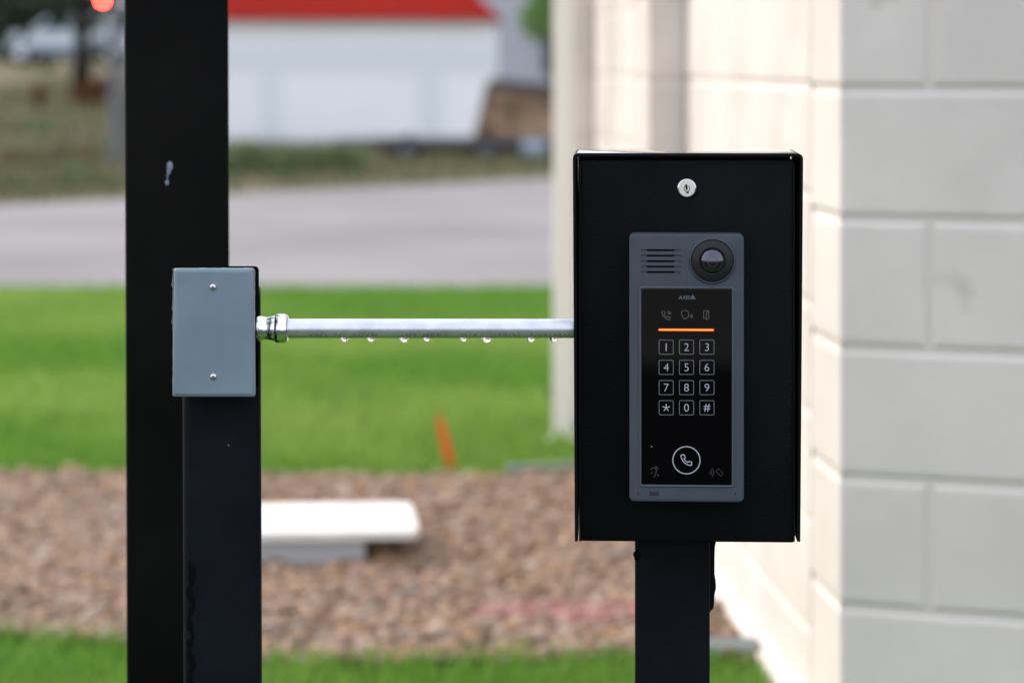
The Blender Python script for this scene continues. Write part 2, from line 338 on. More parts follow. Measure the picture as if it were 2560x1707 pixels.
# bracket strip on right side
bm=bmesh.new(); rings=[]
for py,wd in [(1340,17),(1358,17),(1372,14),(1400,13),(1440,13),(1458,16),(1476,17),(1492,13),(1515,12),(1527,10),(1532,5),(1538,1)]:
    z=Lz(py,pf); w=wd*SC; rings.append([(x1-.001,pf+.012,z),(x1+w,pf+.014,z),(x1+w,pf+.05,z),(x1-.001,pf+.05,z)])
loft(bm,rings); link('bracket',bm,POSTM,ped,True,ang=50)
bm=bmesh.new(); bx,bz=L(1592,1388,pf); bmesh.ops.create_icosphere(bm,subdivisions=2,radius=1); 
for v in bm.verts: v.co=Vector((bx+v.co.x*.0035*(1+.3*math.sin(v.co.z*5)),pf+v.co.y*.0015,bz+v.co.z*.005))
link('paint_drip',bm,DARK,ped,True)
# hood: sheet metal top and sides, slightly splayed
D=.125; t=.0028
tl=L(1432,383); tr=L(2008,383); bl=L(1437,1353); br=L(2001,1354); topz=Lz(384.5)
bm=bmesh.new()
rc=.0045
def hood_out(off):
    pts=[(bl[0]+off,bl[1])]
    cx=tl[0]+rc; cz=topz-rc; r_=rc-off
    pts+=[(cx+r_*math.cos(R(a)),cz+r_*math.sin(R(a))) for a in (180,160,140,120,105,90)]
    cx=tr[0]-rc
    pts+=[(cx+r_*math.cos(R(a)),cz+r_*math.sin(R(a))) for a in (90,75,60,40,20,0)]
    pts.append((br[0]-off,br[1])); return pts
o_=hood_out(0); i_=hood_out(t)
def prism(bm,outline,y0,y1):
    a=[bm.verts.new((x,y0,z)) for x,z in outline]; b=[bm.verts.new((x,y1,z)) for x,z in outline]; n=len(a)
    for k in range(n): bm.faces.new((a[k],a[(k+1)%n],b[(k+1)%n],b[k]))
    fa=bm.faces.new(a[::-1]); fb=bm.faces.new(b)
    return fa,fb
prism(bm,o_+i_[::-1],0,D)
bmesh.ops.recalc_face_normals(bm,faces=bm.faces)
es=[e for e in bm.edges if all(abs(v.co.y)<1e-6 for v in e.verts)]
bmesh.ops.bevel(bm,geom=es,offset=.0007,segments=2,affect='EDGES')
link('hood',bm,BLACKHOOD,ped,True,ang=35)
bm=bmesh.new(); box(bm,tl[0]+.004,tr[0]-.006,.0012,D-.004,topz-.0002,topz+.0005,.0003); link('wet_top',bm,WET,ped,True,ang=40)
bm=bmesh.new(); box(bm,bl[0]+.0012,br[0]-.0012,D-.003,D+.0005,br[1]+.004,topz-.0012); link('back_plate',bm,BLACK,ped)
# door panel: folded tray set back inside the hood
dy=.006
px0,_=L(1449,800,dy); px1,_=L(1986,800,dy); pz0=Lz(1354,dy); pz1=Lz(400,dy)
bm=bmesh.new()
rrloft(bm,px0,px1,pz0,pz1,.002,[(0,.045),(0,dy+.0014),(.0005,dy+.0004),(.0014,dy)],n=3)
pan=link('front_panel',bm,BLACK,ped,True,ang=30)
bm=bmesh.new(); box(bm,bl[0]+t+.0012,bl[0]+t+.0026,.004,.05,bl[1]-.0006,pz1-.004); link('flange',bm,BLACKHOOD,ped)
bm=bmesh.new(); box(bm,br[0]-t-.0034,br[0]-t-.002,.004,.05,br[1]-.0006,pz1-.004); link('flange',bm,BLACKHOOD,ped)
# lock
def lockprof(): pass
lx,lz=L(1717,470,dy)
bm=bmesh.new(); lathe(bm,lx,lz,[(26*SC,dy+.0005),(26*SC,dy-.0008),(25*SC,dy-.0022),(22.5*SC,dy-.0035),(20.9*SC,dy-.0038),(20.7*SC,dy-.0032)],48)
lk=link('lock',bm,CHROME,ped,True,ang=50)
bm=bmesh.new(); lathe(bm,lx,lz+.0003,[(20.4*SC,dy-.003),(20.4*SC,dy-.0042),(20*SC,dy-.0046),(.0,dy-.0047)],48)
fc=link('lock_face',bm,LOCKF,lk,True,ang=40)
bm=bmesh.new(); yy=dy-.0049; s=SC
for rad,wd in ((7.2,1.4),): stroke(bm,[(lx+a,lz+b-1*s) for a,b in arc(0,0,rad*s,-160,70,18)],wd*s,yy)
stroke(bm,[(lx+a,lz+b-1*s) for a,b in arc(0,0,7.2*s,110,200,8)],1.4*s,yy)
stroke(bm,[(lx-2*s,lz+9*s),(lx-1*s,lz+3*s),(lx-.5*s,lz-4*s)],4.6*s,yy)
stroke(bm,[(lx-1.2*s,lz-11.5*s),(lx+4.2*s,lz-11.5*s)],3*s,yy)
stroke(bm,[(lx-3*s,lz-7*s),(lx-1*s,lz-11*s)],1.3*s,yy); stroke(bm,[(lx+4.6*s,lz-6*s),(lx+3.4*s,lz-11*s)],1.3*s,yy)
link('keyway',bm,DARK,lk)
# ================================================================ door intercom (its own thing, fixed on the panel)
ic=empty('door_intercom',O+ey*dy+ez*Lz(1256,dy),TH)
tag(ic,'grey video door intercom with round camera, black keypad glass and orange light bar','intercom')
icz=Lz(1256,dy)
fy=-.020                       # housing front plane in pedestal coordinates
def IL(px,py,d): x,z=L(px,py,d); return x,z-icz
def LI(o):                     # meshes below are built in pedestal coordinates with z relative to icz; shift y by -dy
    for v in o.data.vertices: v.co.y-=dy
    return o
hx0,hz0=IL(1573.5,1255,fy); hx1,hz1=IL(1860,586,fy)
bm=bmesh.new()
def hring(i,y):
    pts=rr(hx0+i,hx1-i,hz0+i,hz1-i,max(.0045-i,.0004),8); n=len(pts); out=[]
    for x,z in pts:
        if z<hz0+.02:      # larger lower corners and a slightly bowed bottom edge
            u=(x-(hx0+hx1)/2)/((hx1-hx0)/2); z+=.0012*u*u - .0004
        out.append((x,y,z))
    return out
slots=[]
for py in (625.7,639.3,653.2,666.8,680.4):
    a=IL(1602.5,py+2.4,fy); b=IL(1702.5,py-2.4,fy); slots.append((a[0],b[0],a[1],b[1]))
rings=[hring(0,dy-.0002),hring(0,fy+.0016),hring(.0003,fy+.0007),hring(.0009,fy+.0002),hring(.0016,fy)]
vr=loft(bm,rings,True,False)
edges=[bm.edges.get((vr[-1][i],vr[-1][(i+1)%len(vr[-1])])) for i in range(len(vr[-1]))]
for (a,b,c,d) in slots:
    sv=loft(bm,[[(x,y,z) for x,z in rr(a,b,c,d,(d-c)/2.2,3)] for y in (fy,fy+.001)],False,True)
    edges+=[bm.edges.get((sv[0][i],sv[0][(i+1)%len(sv[0])])) for i in range(len(sv[0]))]
bmesh.ops.triangle_fill(bm,edges=edges,use_beauty=True,use_dissolve=False)
bmesh.ops.recalc_face_normals(bm,faces=bm.faces)
hs=LI(link('housing',bm,HOUS,ic,True,ang=30))
bm=bmesh.new()
for (a,b,c,d),py in zip(slots,(625.7,639.3,653.2,666.8,680.4)):
    e=IL(1617.5,py,fy)[0]; f=IL(1685.5,py,fy)[0]
    rrloft(bm,e,f,c+.00005,d-.00005,.0003,[(0,fy+.0009),(0,fy+.0001)],n=2)
LI(link('speaker_slot',bm,DARK,hs))
# rim and glass
rx0,rz0=IL(1597.5,1217.5,fy-.001); rx1,rz1=IL(1835.5,716.5,fy-.001)
bm=bmesh.new()
rrloft(bm,rx0,rx1,rz0,rz1,.0032,[(0,fy+.0003),(.0002,fy-.0006),(.0008,fy-.0011),(.0015,fy-.0011),(.0021,fy-.0006),(.0023,fy-.0001)],True,False,n=6)
LI(link('screen_rim',bm,RIMM,hs,True,ang=60))
gx0,gz0=IL(1604,1210,fy-.0005); gx1,gz1=IL(1831,724,fy-.0005)
bm=bmesh.new(); rrloft(bm,gx0-.0001,gx1+.0001,gz0-.0001,gz1+.0001,.0018,[(0,fy-.0001),(0,fy-.00035),(.0002,fy-.0005)],n=5)
scr=LI(link('keypad_glass',bm,GLASSB,ic,True,ang=30))
gy=fy-.00062
def I(px,py): return IL(px,py,gy)
# keys
kx=(1665.5,1716.2,1767.3); ky=(867.6,918,968.6,1018.9)
chars='123456789*0#'
for r_ in range(4):
    for c_ in range(3):
        ch=chars[r_*3+c_]; cx,cz=I(kx[c_],ky[r_]); hw=17.6*SC
        bm=bmesh.new(); stroke(bm,rr(cx-hw,cx+hw,cz-hw,cz+hw,3*SC,4),1.5*SC,gy,closed=True)
        k=LI(link('key',bm,KEYF,scr)); 
        if ch.isdigit(): k['label']='key marked %s'%ch
        else: k['label']='star key' if ch=='*' else 'hash key'
        bm=bmesh.new()
        if ch=='*':
            for a in (90,162,234,306,18):
                stroke(bm,[(cx,cz),(cx+9.5*SC*math.cos(R(a)),cz+9.5*SC*math.sin(R(a)))],2.1*SC,gy-.00002*(a%5+1))
        elif ch=='#': put_text(bm,'#',cx,cz,gy,h=19*SC)
        else: put_text(bm,ch,cx,cz,gy,h=19*SC,bold=-.012)
        d=link('key_symbol',bm,KEYD,scr); LI(d)
# call button
cx,cz=I(1716.1,1149.9); s=SC
bm=bmesh.new(); stroke(bm,[(cx+33.6*s*math.cos(2*math.pi*i/72),cz+33.6*s*math.sin(2*math.pi*i/72)) for i in range(72)],2.4*s,gy,closed=True)
def handset(k,ox=0,oz=0):      # outline from the photo, unit = photo px around its centre
    p=[(-13.5,12),(-11.5,13.2),(-5.6,13),(-4.6,11.5),(-3.2,6),(-5.6,2.8),(-3,-.6),(1.2,-4.6),(3,-5.4),(6,-3.4),(11.6,-4.2),(12.8,-5.4),(13,-11.2),(12,-12.8),(6,-12.6),(0,-10.4),(-6,-5.4),(-10,0),(-12.6,6)]
    return [(ox+a*k,oz+b*k) for a,b in p]
stroke(bm,handset(s,cx,cz+.2*s),2.2*s,gy,closed=True)
LI(link('call_button',bm,KEYD,scr))
# status bar
a=I(1645.5,827.4); b=I(1785.5,821.6); c=I(1647.5,826); d=I(1783.5,823)
bm=bmesh.new(); rrloft(bm,a[0],b[0],a[1],b[1],.001,[(0,fy-.0004),(0,gy)],n=4); LI(link('status_bar_glow',bm,BARR,scr))
bm=bmesh.new(); rrloft(bm,c[0],d[0],c[1],d[1],.0006,[(0,fy-.0004),(0,gy-.0001)],n=4); LI(link('status_bar',bm,BAR,scr))
# icons
bm=bmesh.new(); cx,cz=I(1665.5,788); stroke(bm,handset(.78*s,cx-.3*s,cz-.6*s),1.5*s,gy,closed=True)
for q in (3.5,6.5,9.5): stroke(bm,arc(cx+2.5*s,cz+1.5*s,q*s,5,85,6),1.3*s,gy)
LI(link('call_icon',bm,ICON,scr))
bm=bmesh.new(); cx,cz=I(1713,786.5)
face=[(-6,-7),(-6.5,-3),(-9.3,1.5),(-9.5,5),(-7.5,8.5),(-4,10.3),(1,10.5),(5.5,9),(7.6,5.6),(7.4,2),(8.6,-1.6),(7.6,-3),(7.8,-6.2),(6,-7.6),(2.6,-7.8),(.6,-10.4),(-2.6,-10)]
stroke(bm,[(cx+p*s,cz+q*s) for p,q in face],1.4*s,gy,closed=True)
for q in (3,5.6,8.4): stroke(bm,arc(cx+9.5*s,cz-3.8*s,q*s,-42,42,6),1.2*s,gy)
LI(link('talk_icon',bm,ICON,scr))
bm=bmesh.new(); cx,cz=I(1765.5,787)
stroke(bm,[(cx+p*s,cz+q*s) for p,q in ((0,-8.5),(-6.2,-8.5),(-6.2,10.3),(6.2,10.3),(6.2,-9),(.4,-12.6),(.4,5.6),(6.2,10.3))],1.4*s,gy)
LI(link('door_icon',bm,ICON,scr))
bm=bmesh.new(); cx,cz=I(1710.2,743.6); put_text(bm,'AXIS',cx,cz,gy,h=9.6*s,w=28*s,bold=.03,shear=.0)
cx,cz=I(1732,743.2); stroke(bm,[(cx-6.6*s,cz-4.2*s),(cx+6.6*s,cz-4.2*s),(cx,cz+6.6*s)],1*s,gy,closed=True)
v=[bm.verts.new((cx+p*s,gy-.00003,cz+q*s)) for p,q in ((-6.6,-4.6),(6.9,-4.6),(.6,6.6))]; f=bm.faces.new(v); f.normal_update(); (f.normal_flip() if f.normal.y>0 else None)
LI(link('logo',bm,LOGO,scr))
bm=bmesh.new(); cx,cz=I(1634,1177)
stroke(bm,arc(cx,cz+1*s,7*s,160,-10,10)+[(cx+6*s,cz-4*s),(cx+3.6*s,cz-9*s),(cx+2.8*s,cz-13*s),(cx-.4*s,cz-14*s)],2*s,gy)
stroke(bm,arc(cx+3*s,cz+4*s,8.5*s,10,85,6),1.4*s,gy); stroke(bm,arc(cx+3*s,cz+4*s,5.8*s,10,85,6),1.4*s,gy)
stroke(bm,[(cx-8*s,cz-7*s),(cx-2*s,cz-3*s)],1.2*s,gy); put_text(bm,'T',cx+11*s,cz-11*s,gy,h=6*s,bold=.03)
LI(link('hearing_loop_icon',bm,ICOND,scr))
bm=bmesh.new(); cx,cz=I(1773,1180.5)
for q in (4,9,14): stroke(bm,arc(cx-3*s,cz,q*s,-45,45,8),1.4*s,gy)
cx,cz=I(1798.6,1180.5); stroke(bm,[(cx-9*s,cz+2.5*s),(cx-2.6*s,cz+9.4*s),(cx+9*s,cz-2.4*s),(cx+2.8*s,cz-9.2*s)],1.2*s,gy,closed=True)
LI(link('card_reader_icon',bm,ICOND,scr))
bm=bmesh.new(); cx,cz=I(1629,1116); lathe(bm,cx,cz,[(2.6*s,gy),(2.4*s,gy-.0001)],12); LI(link('light_sensor',bm,mat('sensor_grey',(.09,.08,.08),.5),scr))
# lower details
bm=bmesh.new(); a=IL(1622.3,1239,fy); b=IL(1648,1228,fy)
rrloft(bm,a[0],b[0],a[1],b[1],.0009,[(0,fy+.0001),(0,fy-.00008),(.0002,fy-.0001)],n=4); LI(link('sensor_window',bm,mat('window_slate',(.016,.018,.032),.4),hs))
for q in (1595.7,1838.4):
    bm=bmesh.new(); cx,cz=IL(q,1233.6,fy); lathe(bm,cx,cz,[(1.9*s,fy+.0001),(1.9*s,fy-.00006)],16); LI(link('microphone_hole',bm,DARK,hs))
# camera
cx,cz=IL(1781,652.6,fy-.002)
bm=bmesh.new(); lathe(bm,cx,cz,[(58.5*s,fy+.0002),(57.5*s,fy-.0007),(56.2*s,fy-.0017),(54.5*s,fy-.0023),(53.3*s,fy-.002),(52.6*s,fy-.0008)],64,True,False)
cr=LI(link('camera_surround',bm,HOUS,ic,True,ang=60))
bm=bmesh.new(); lathe(bm,cx,cz,[(52.9*s,fy-.0006),(50*s,fy-.0011),(36*s,fy-.0016),(34.5*s,fy-.0021),(33.6*s,fy-.0021),(33*s,fy-.0012),(30*s,fy-.001)],64)
LI(link('camera_bezel',bm,CAMD,cr,True,ang=20))
bm=bmesh.new(); RD=31*s
lathe(bm,cx,cz,[(RD*math.cos(R(a)),fy-.0010-RD*.62*math.sin(R(a))) for a in (0,10,20,30,40,50,60,70,80,90)],64)
ln=LI(link('camera_lens',bm,LENS,cr,True))
bm=bmesh.new(); yl=fy-.0010-RD*.62*.915
lathe(bm,cx,cz-.6*s,[(12.9*s,yl+.0002),(12.6*s,yl-.0002),(12.0*s,yl-.00025),(11.7*s,yl+.0001)],48,False,False); LI(link('lens_ring',bm,LENSR,cr,True))
# ================================================================ conduit, fittings and drops
YP=2.425
pz=P(1000,821,YP).z; rp=24*YP/F
cd=empty('conduit',(P(700,821,YP).x,YP,pz)); tag(cd,'galvanised steel conduit running level from the grey junction box to the black intercom box','conduit')
cx0=P(700,821,YP).x
bm=bmesh.new(); tube(bm,[(P(700,821,YP).x-cx0,0,0),(P(1100,821,YP).x-cx0,0,0),(Lx(1440,.03)+O.x-cx0+.0,0,0)],rp,40); link('pipe',bm,PIPE,cd,True,ang=50)
def xs_(px): return P(px,821,YP).x-cx0
def xlathe(bm,prof,n=40,hexn=0,jit=0):
    rings=[]
    for px,r in prof:
        rr_=r*YP/F; ring=[]
        for k in range(n):
            a=2*math.pi*k/n; q=rr_
            if hexn: q=rr_*(1+.018*math.cos(hexn*a))
            ring.append((xs_(px),q*math.cos(a),q*math.sin(a)))
        rings.append(ring)
    loft(bm,rings)
bm=bmesh.new(); xlathe(bm,[(640,31),(652,31),(660,29),(668,27.5),(676,29.5),(684,31),(688,31)]); link('connector_body',bm,FITT,cd,True,ang=50)
bm=bmesh.new(); xlathe(bm,[(688,30),(689,34),(692,36),(700,36.5),(712,36.5),(717,34.5),(720.5,31),(721.5,25)],hexn=6,n=48); link('compression_nut',bm,FITT,cd,True,ang=60)
for word,a,b in (('WESTERN',1841,2146),('TUBE-1',1545,1780),('73107',1290,1500),('1328',1050,1225),('EMT',878,1005),('MADE',535,720),('IN',400,475),('USA',205,347)):
    bm=bmesh.new(); v,f,W,Hh=text_verts(word,1.0,.012); A=700+a/2.94; B=700+b/2.94; w_=(B-A)*YP/F; xc=(xs_(A)+xs_(B))/2; h_=10.5*YP/F
    vv=[]
    for p,q in v:
        p*=-w_/W; q*=-h_/Hh      # printed upside down
        ang=R(-38)+q/rp; rr_=rp+.00012
        vv.append(bm.verts.new((xc+p,-rr_*math.cos(ang),rr_*math.sin(ang))))
    for q in f:
        try: bm.faces.new([vv[i] for i in q])
        except ValueError: pass
    link('printed_word',bm,INK,cd)
ordn=['leftmost','second from left of the','third from left of the','fourth from left of the','fourth from right of the','third from right of the','second from right of the','rightmost']
for i,(px,wd) in enumerate(zip((861,927,1009.5,1066.7,1158.5,1216.3,1326.5,1383.7),(10,10,11.5,9,9,12.5,10.5,9.5))):
    bm=bmesh.new(); bmesh.ops.create_uvsphere(bm,u_segments=24,v_segments=16,radius=1)
    r_=wd*YP/F
    for v in bm.verts:
        z=v.co.z; v.co=Vector((v.co.x*r_,v.co.y*r_*.85,z*r_*(.80 if z<0 else .6)))
    o=link('water_drop',bm,WATER,None,True,loc=P(px,821,YP)+Vector((0,0,-rp-r_*.12)))
    lab=(ordn[i]+' eight clear water drops hanging under the conduit') if ' of the' in ordn[i] else (ordn[i]+' of the eight clear water drops hanging under the conduit')
    tag(o,lab,'water drop','water drops hanging under the conduit')
# ================================================================ junction box
YC=2.385
jb=empty('junction_box',P(533,993,YC+.02)); tag(jb,'grey metal electrical junction box with two screws fixed on the shorter black post','junction box')
jo=jb.location
def J(px,py,Y=YC): p=P(px,py,Y)-jo; return p.x,p.y,p.z
a=J(434.5,992.5); b=J(634,671.5); yc=a[1]
bm=bmesh.new(); rings=[]
for i,y in ((0,yc+.0065),(0,yc+.003),(.0006,yc+.0015),(.0018,yc+.0006),(.0034,yc)):
    ring=[]
    for x,z in rr(a[0]+i,b[0]-i,a[2]+i,b[2]-i,.0022 if i<.002 else .001,4):
        u=(z-a[2])/(b[2]-a[2]); ring.append((x+(1-u)*(.0012 if x>(a[0]+b[0])/2 else -.0015),y,z))
    rings.append(ring)
loft(bm,rings); cv=link('cover',bm,GREYC,jb,True,ang=14)
bm=bmesh.new()
pr=rr(a[0]-.0004,b[0]+.0006,a[2]+.0006,b[2]-.0004,.003,4); rings=[]
for y,j in ((yc+.0066,0),(yc+.0095,1)):
    rings.append([(x+random.uniform(-.0006,.0004)-(.0012 if (x<0 and .055<z<.1 and random.random()<.6) else 0),y,z+random.uniform(-.0003,.0005)) for x,z in pr for _ in (0,)])
# denser ragged outline
def dens(pts,k=10):
    out=[]
    for i in range(len(pts)):
        p=pts[i]; q=pts[(i+1)%len(pts)]; d=math.dist(p,q); m=max(1,int(d/.003))
        out+=[(p[0]+(q[0]-p[0])*t/m,p[1]+(q[1]-p[1])*t/m) for t in range(m)]
    return out
dp=dens(pr); jj=[(random.uniform(-.0008,.0003),random.uniform(-.0002,.0004)) for _ in dp]
rings=[[(x-(.0016 if x<(a[0]+.004) else 0)+ (j[0]*1.6 if (x<a[0]+.004 and z>.07) else j[0]*.4),y,z+j[1]) for (x,z),j in zip(dp,jj)] for y in (yc+.0067,yc+.0095)]
loft(bm,rings); link('gasket',bm,FOAM,jb)
bm=bmesh.new(); rrloft(bm,a[0]+.001,b[0]-.0005,a[2]+.002,b[2]-.002,.004,[(0,yc+.0095),(.0,yc+.055),(.002,yc+.057)]); link('body',bm,BODYM,jb,True,ang=40)
for px,py in ((532.3,717.8),(533.4,941.3)):
    x,y,z=J(px,py); bm=bmesh.new(); k=YC/F
    lathe(bm,x,z,[(9*k,yc+.0002),(9*k,yc-.0004),(8*k,yc-.0012),(5.5*k,yc-.0019),(3*k,yc-.0021),(2.8*k,yc-.0012)],24)
    sc=link('screw',bm,SCREW,cv,True,ang=60)
    bm=bmesh.new(); lathe(bm,x,z,[(3.4*k,yc-.00195),(3.2*k,yc-.00212)],12); link('drive_socket',bm,mat('socket_dark',(.12,.11,.11),.5),cv)
# near post (short) and tall post
YN=YC+.0575
k=YN/F
np_=empty('short_post',P(560,1600,YN)+Vector((0,.035,0))); np_.location.z=0; tag(np_,'short black square post directly behind and below the grey junction box','post')
bm=bmesh.new(); xa=P(457,900,YN).x; xb=P(652,900,YN).x; c0=Vector(np_.location); np_.location.x-=.0028; np_.rotation_euler.z=R(5.2)
lean=R(.2)
M=Matrix.Translation(Vector((0,0,0)))
vs_=box(bm,xa-c0.x,xb-c0.x,-.035,.035,0,P(0,720,YN).z,.008,4)
for v in bm.verts: v.co.x-=(v.co.z-.75)*math.tan(lean)*1.0
link('post_body',bm,POSTM,np_,True,ang=35)
bm=bmesh.new(); box(bm,xa-c0.x-.03,xb-c0.x+.03,-.065,.065,.0,.012,.002); link('base_plate',bm,POSTM,np_)
bm=bmesh.new(); px_,pz_=P(570,1113,YN).x-c0.x,P(570,1113,YN).z; lathe(bm,px_,pz_,[(.0011,-.0352),(.0006,-.0358)],10); link('paint_fleck',bm,mat('fleck',(.12,.12,.12),.6),np_)
bm=bmesh.new()  # black blobs stand in for the rounded corner's dark reflection
for i in range(92):
    z=.06+i*.0076+random.uniform(-.003,.003)
    c=Vector((xa-c0.x+.0075+.0018*math.sin(i*1.7),-.0352,z)); rx=random.uniform(.0014,.0036); rz=random.uniform(.004,.009)
    ring=[bm.verts.new((c.x+rx*math.cos(a),c.y,c.z+rz*math.sin(a))) for a in [2*math.pi*q/10 for q in range(10)]]
    top=bm.verts.new((c.x,c.y-.0011,c.z))
    for q in range(10): bm.faces.new((ring[q],top,ring[(q+1)%10]))
bmesh.ops.recalc_face_normals(bm,faces=bm.faces); tag(link('dark_edge_reflection',bm,DARK,np_,True),kind='stuff')
YT=2.75; kt=YT/F
tp=empty('tall_post',(P(415,800,YT).x,YT+.051,0)); tag(tp,'tall thick black square post rising past the top of the photo at left','post')
xa=P(301,800,YT).x-tp.location.x; xb=P(559,800,YT).x-tp.location.x; tp.rotation_euler.z=R(7.2)
TR=Matrix.Rotation(R(-7.2),3,'Z')
bm=bmesh.new(); box(bm,xa,xb,-.051,.051,0,2.5,.004,3)
for v in bm.verts: v.co.x-=(v.co.z-.8)*.0035
link('post_body',bm,POSTB,tp,True,ang=35)
bm=bmesh.new(); box(bm,xa-.003,xb+.003,-.054,.054,2.5,2.51,.002); link('post_cap',bm,POSTB,tp)
bm=bmesh.new()
for (px,py,rx,rz) in ((409,416,7.5,12),(406,430,4.5,8),(403,443,2,7),(402,457,4.5,7)):
    p=P(px,py,YT-.001); p=Vector((p.x-tp.location.x,0,p.z)); p.x+=tp.location.x; n=20
    v=[bm.verts.new((p.x-tp.location.x+rx*kt*math.cos(2*math.pi*i/n)*(1+.12*math.sin(3*i)),-.0512-.0003,p.z+rz*kt*math.sin(2*math.pi*i/n))) for i in range(n)]
    c=bm.verts.new((p.x-tp.location.x,-.0512-.0022,p.z))
    for i in range(n): bm.faces.new((v[i],c,v[(i+1)%n]))
bmesh.ops.recalc_face_normals(bm,faces=bm.faces)
link('white_splash',bm,CHIP,tp,True)
# ================================================================ block building
bd=empty('block_building',(.516,4.09,0)); B0=bd.location
tag(bd,'pale painted concrete block building with pilasters along its sunlit side','building')
CH=.2032; Z0=.164-CH
def blockface(bm,mm,org,u,n,length,joint,z1=3.2,vj=1.0):
    """blocks laid on a vertical face from org along u, outward normal n. joint(k)->list of joint positions"""
    u=Vector((*u,0)); n=Vector((*n,0)); org=Vector((*org,0))-B0
    k=0; z=Z0
    mo=org-n*.0042
    q=[mo+Vector((0,0,-.05)),mo+u*length+Vector((0,0,-.05)),mo+u*length+Vector((0,0,z1)),mo+Vector((0,0,z1))]
    mm.faces.new([mm.verts.new(p) for p in q])
    while z<z1-.01:
        js=[0]+[j for j in joint(k) if .02<j<length-.02]+[length]
        for a,b in zip(js,js[1:]):
            g=.006; a_=a+(g*vj if a>0 else 0); b_=b-(g*vj if b<length else 0)
            za=z+g; zb=min(z+CH,z1)-g
            def ring(i,d,keep=True):
                ia=i*vj if a>0 else i*.5; ib=i*vj if b<length else i*.5
                return [org+u*(a_+ia)+n*d+ez*(za+i),org+u*(b_-ib)+n*d+ez*(za+i),org+u*(b_-ib)+n*d+ez*(zb-i),org+u*(a_+ia)+n*d+ez*(zb-i)]
            loft(bm,[ring(-.002,-.0048),ring(0,-.0032),ring(.003,-.0012),ring(.0080,0)],False,True)
        z+=CH; k+=1
def finish(name,bm,mm,parent=bd,mw=WALLM):
    bmesh.ops.recalc_face_normals(bm,faces=bm.faces)
    o=link(name,bm,mw,parent,False); 
    if mm is not None: 
        m_=link('mortar',mm,MORT,o)
    return o
def v2(a,b): return (a[0]+b[0],a[1]+b[1])
dn=math.hypot(.0708,1); d_=(-.0708/dn,1/dn); nL=(-1/dn,-.0708/dn)
def W(e): return (.61-.0708*e,4.09+e)
fu=(1,-.36); fl=math.hypot(*fu); fu=(fu[0]/fl,fu[1]/fl); fn=(fu[1],-fu[0]) 
# front face
bm=bmesh.new(); mm=bmesh.new()
j0=(2316-2101)/F*4.06/(fu[0]*1)*.985
blockface(bm,mm,(.516,4.09),fu,fn,2.6,lambda k:[j0+.4064*i+(0 if k%2==0 else .2032) for i in range(-1,8) if (k%2==0 or i>=0)] if k%2==0 else [j0+.2032+.4064*i+.06 for i in range(0,8)])
finish('front_wall',bm,mm)
# side wall panels and pilasters
proj=.094
def pilaster(e0,depth,name='pilaster',front=True):
    w0=W(e0); bm=bmesh.new(); mm=bmesh.new()
    out=(w0[0]+nL[0]*proj,w0[1]+nL[1]*proj)
    if e0==0: out=(.516,4.09)
    if front: blockface(bm,mm,out,(-nL[0],-nL[1]),(-d_[0],-d_[1]),proj,lambda k:[])
    blockface(bm,mm,out,d_,nL,depth,lambda k:[.2] if (k%2 and depth>.3) else [])
    far=v2(out,(d_[0]*depth,d_[1]*depth)); blockface(bm,mm,far,(-nL[0],-nL[1]),d_,proj,lambda k:[])
    return finish(name,bm,mm)
pilaster(0,.248,'pilaster',False); pilaster(2.45,.25); pilaster(4.70,.3)
for s0,e1 in ((.248,2.45),(2.70,4.70)):
    bm=bmesh.new(); mm=bmesh.new()
    blockface(bm,mm,W(s0),d_,nL,(e1-s0)*dn,lambda k,s0=s0:[.8128*i+(.5 if k%2 else .7032) for i in range(4)],vj=.05)
    finish('side_wall',bm,mm)
# far end, back and roof
bm=bmesh.new(); e=W(5.0); 
P4=[Vector((*W(5.0),0)),Vector((6,9.9,0)),Vector((6,2.2,0)),Vector((.516+fu[0]*2.6,4.09+fu[1]*2.6,0))]
for p,q in zip(P4,P4[1:]):
    bm.faces.new([bm.verts.new(v-B0) for v in (p,q,q+ez*3.2,p+ez*3.2)])
link('rear_wall',bm,WALLM,bd)
bm=bmesh.new()
ro=[Vector((.49,4.03,3.2)),Vector((*W(5.08),3.2))+Vector((-.13,0,0)),Vector((6.1,10,3.2)),Vector((6.1,2.0,3.2)),Vector((.516+fu[0]*2.62+.02,4.09+fu[1]*2.62-.06,3.2))]
loft(bm,[[v-B0 for v in ro],[v-B0+ez*.15 for v in ro]]); bmesh.ops.recalc_face_normals(bm,faces=bm.faces); link('roof',bm,CAPM,bd)
cp=G(1407,1110); cp.y=8.42; cp.x=(1408-CX)*8.42/F
col_=empty('cream_post',cp); tag(col_,'slim cream square post at the far corner of the block building','post')
bm=bmesh.new(); box(bm,-.032,.032,-.032,.032,.01,3.0,.004); link('shaft',bm,COLM,col_)
bm=bmesh.new(); box(bm,-.05,.05,-.05,.05,0,.0098,.002); link('base_plate',bm,COLM,col_)
# footing ledge along the side wall
bm=bmesh.new()
for s0,e1 in ((.248,2.45),(2.70,4.70)):
    p=Vector((*W(s0),0))-B0; q=Vector((*W(e1),0))-B0; n3=Vector((*nL,0))
    loft(bm,[[p+n3*.035,p+n3*.035+ez*.03,p-n3*.002+ez*.045,p-n3*.002],[q+n3*.035,q+n3*.035+ez*.03,q-n3*.002+ez*.045,q-n3*.002]])
bmesh.ops.recalc_face_normals(bm,faces=bm.faces); link('footing',bm,WALLM,bd)
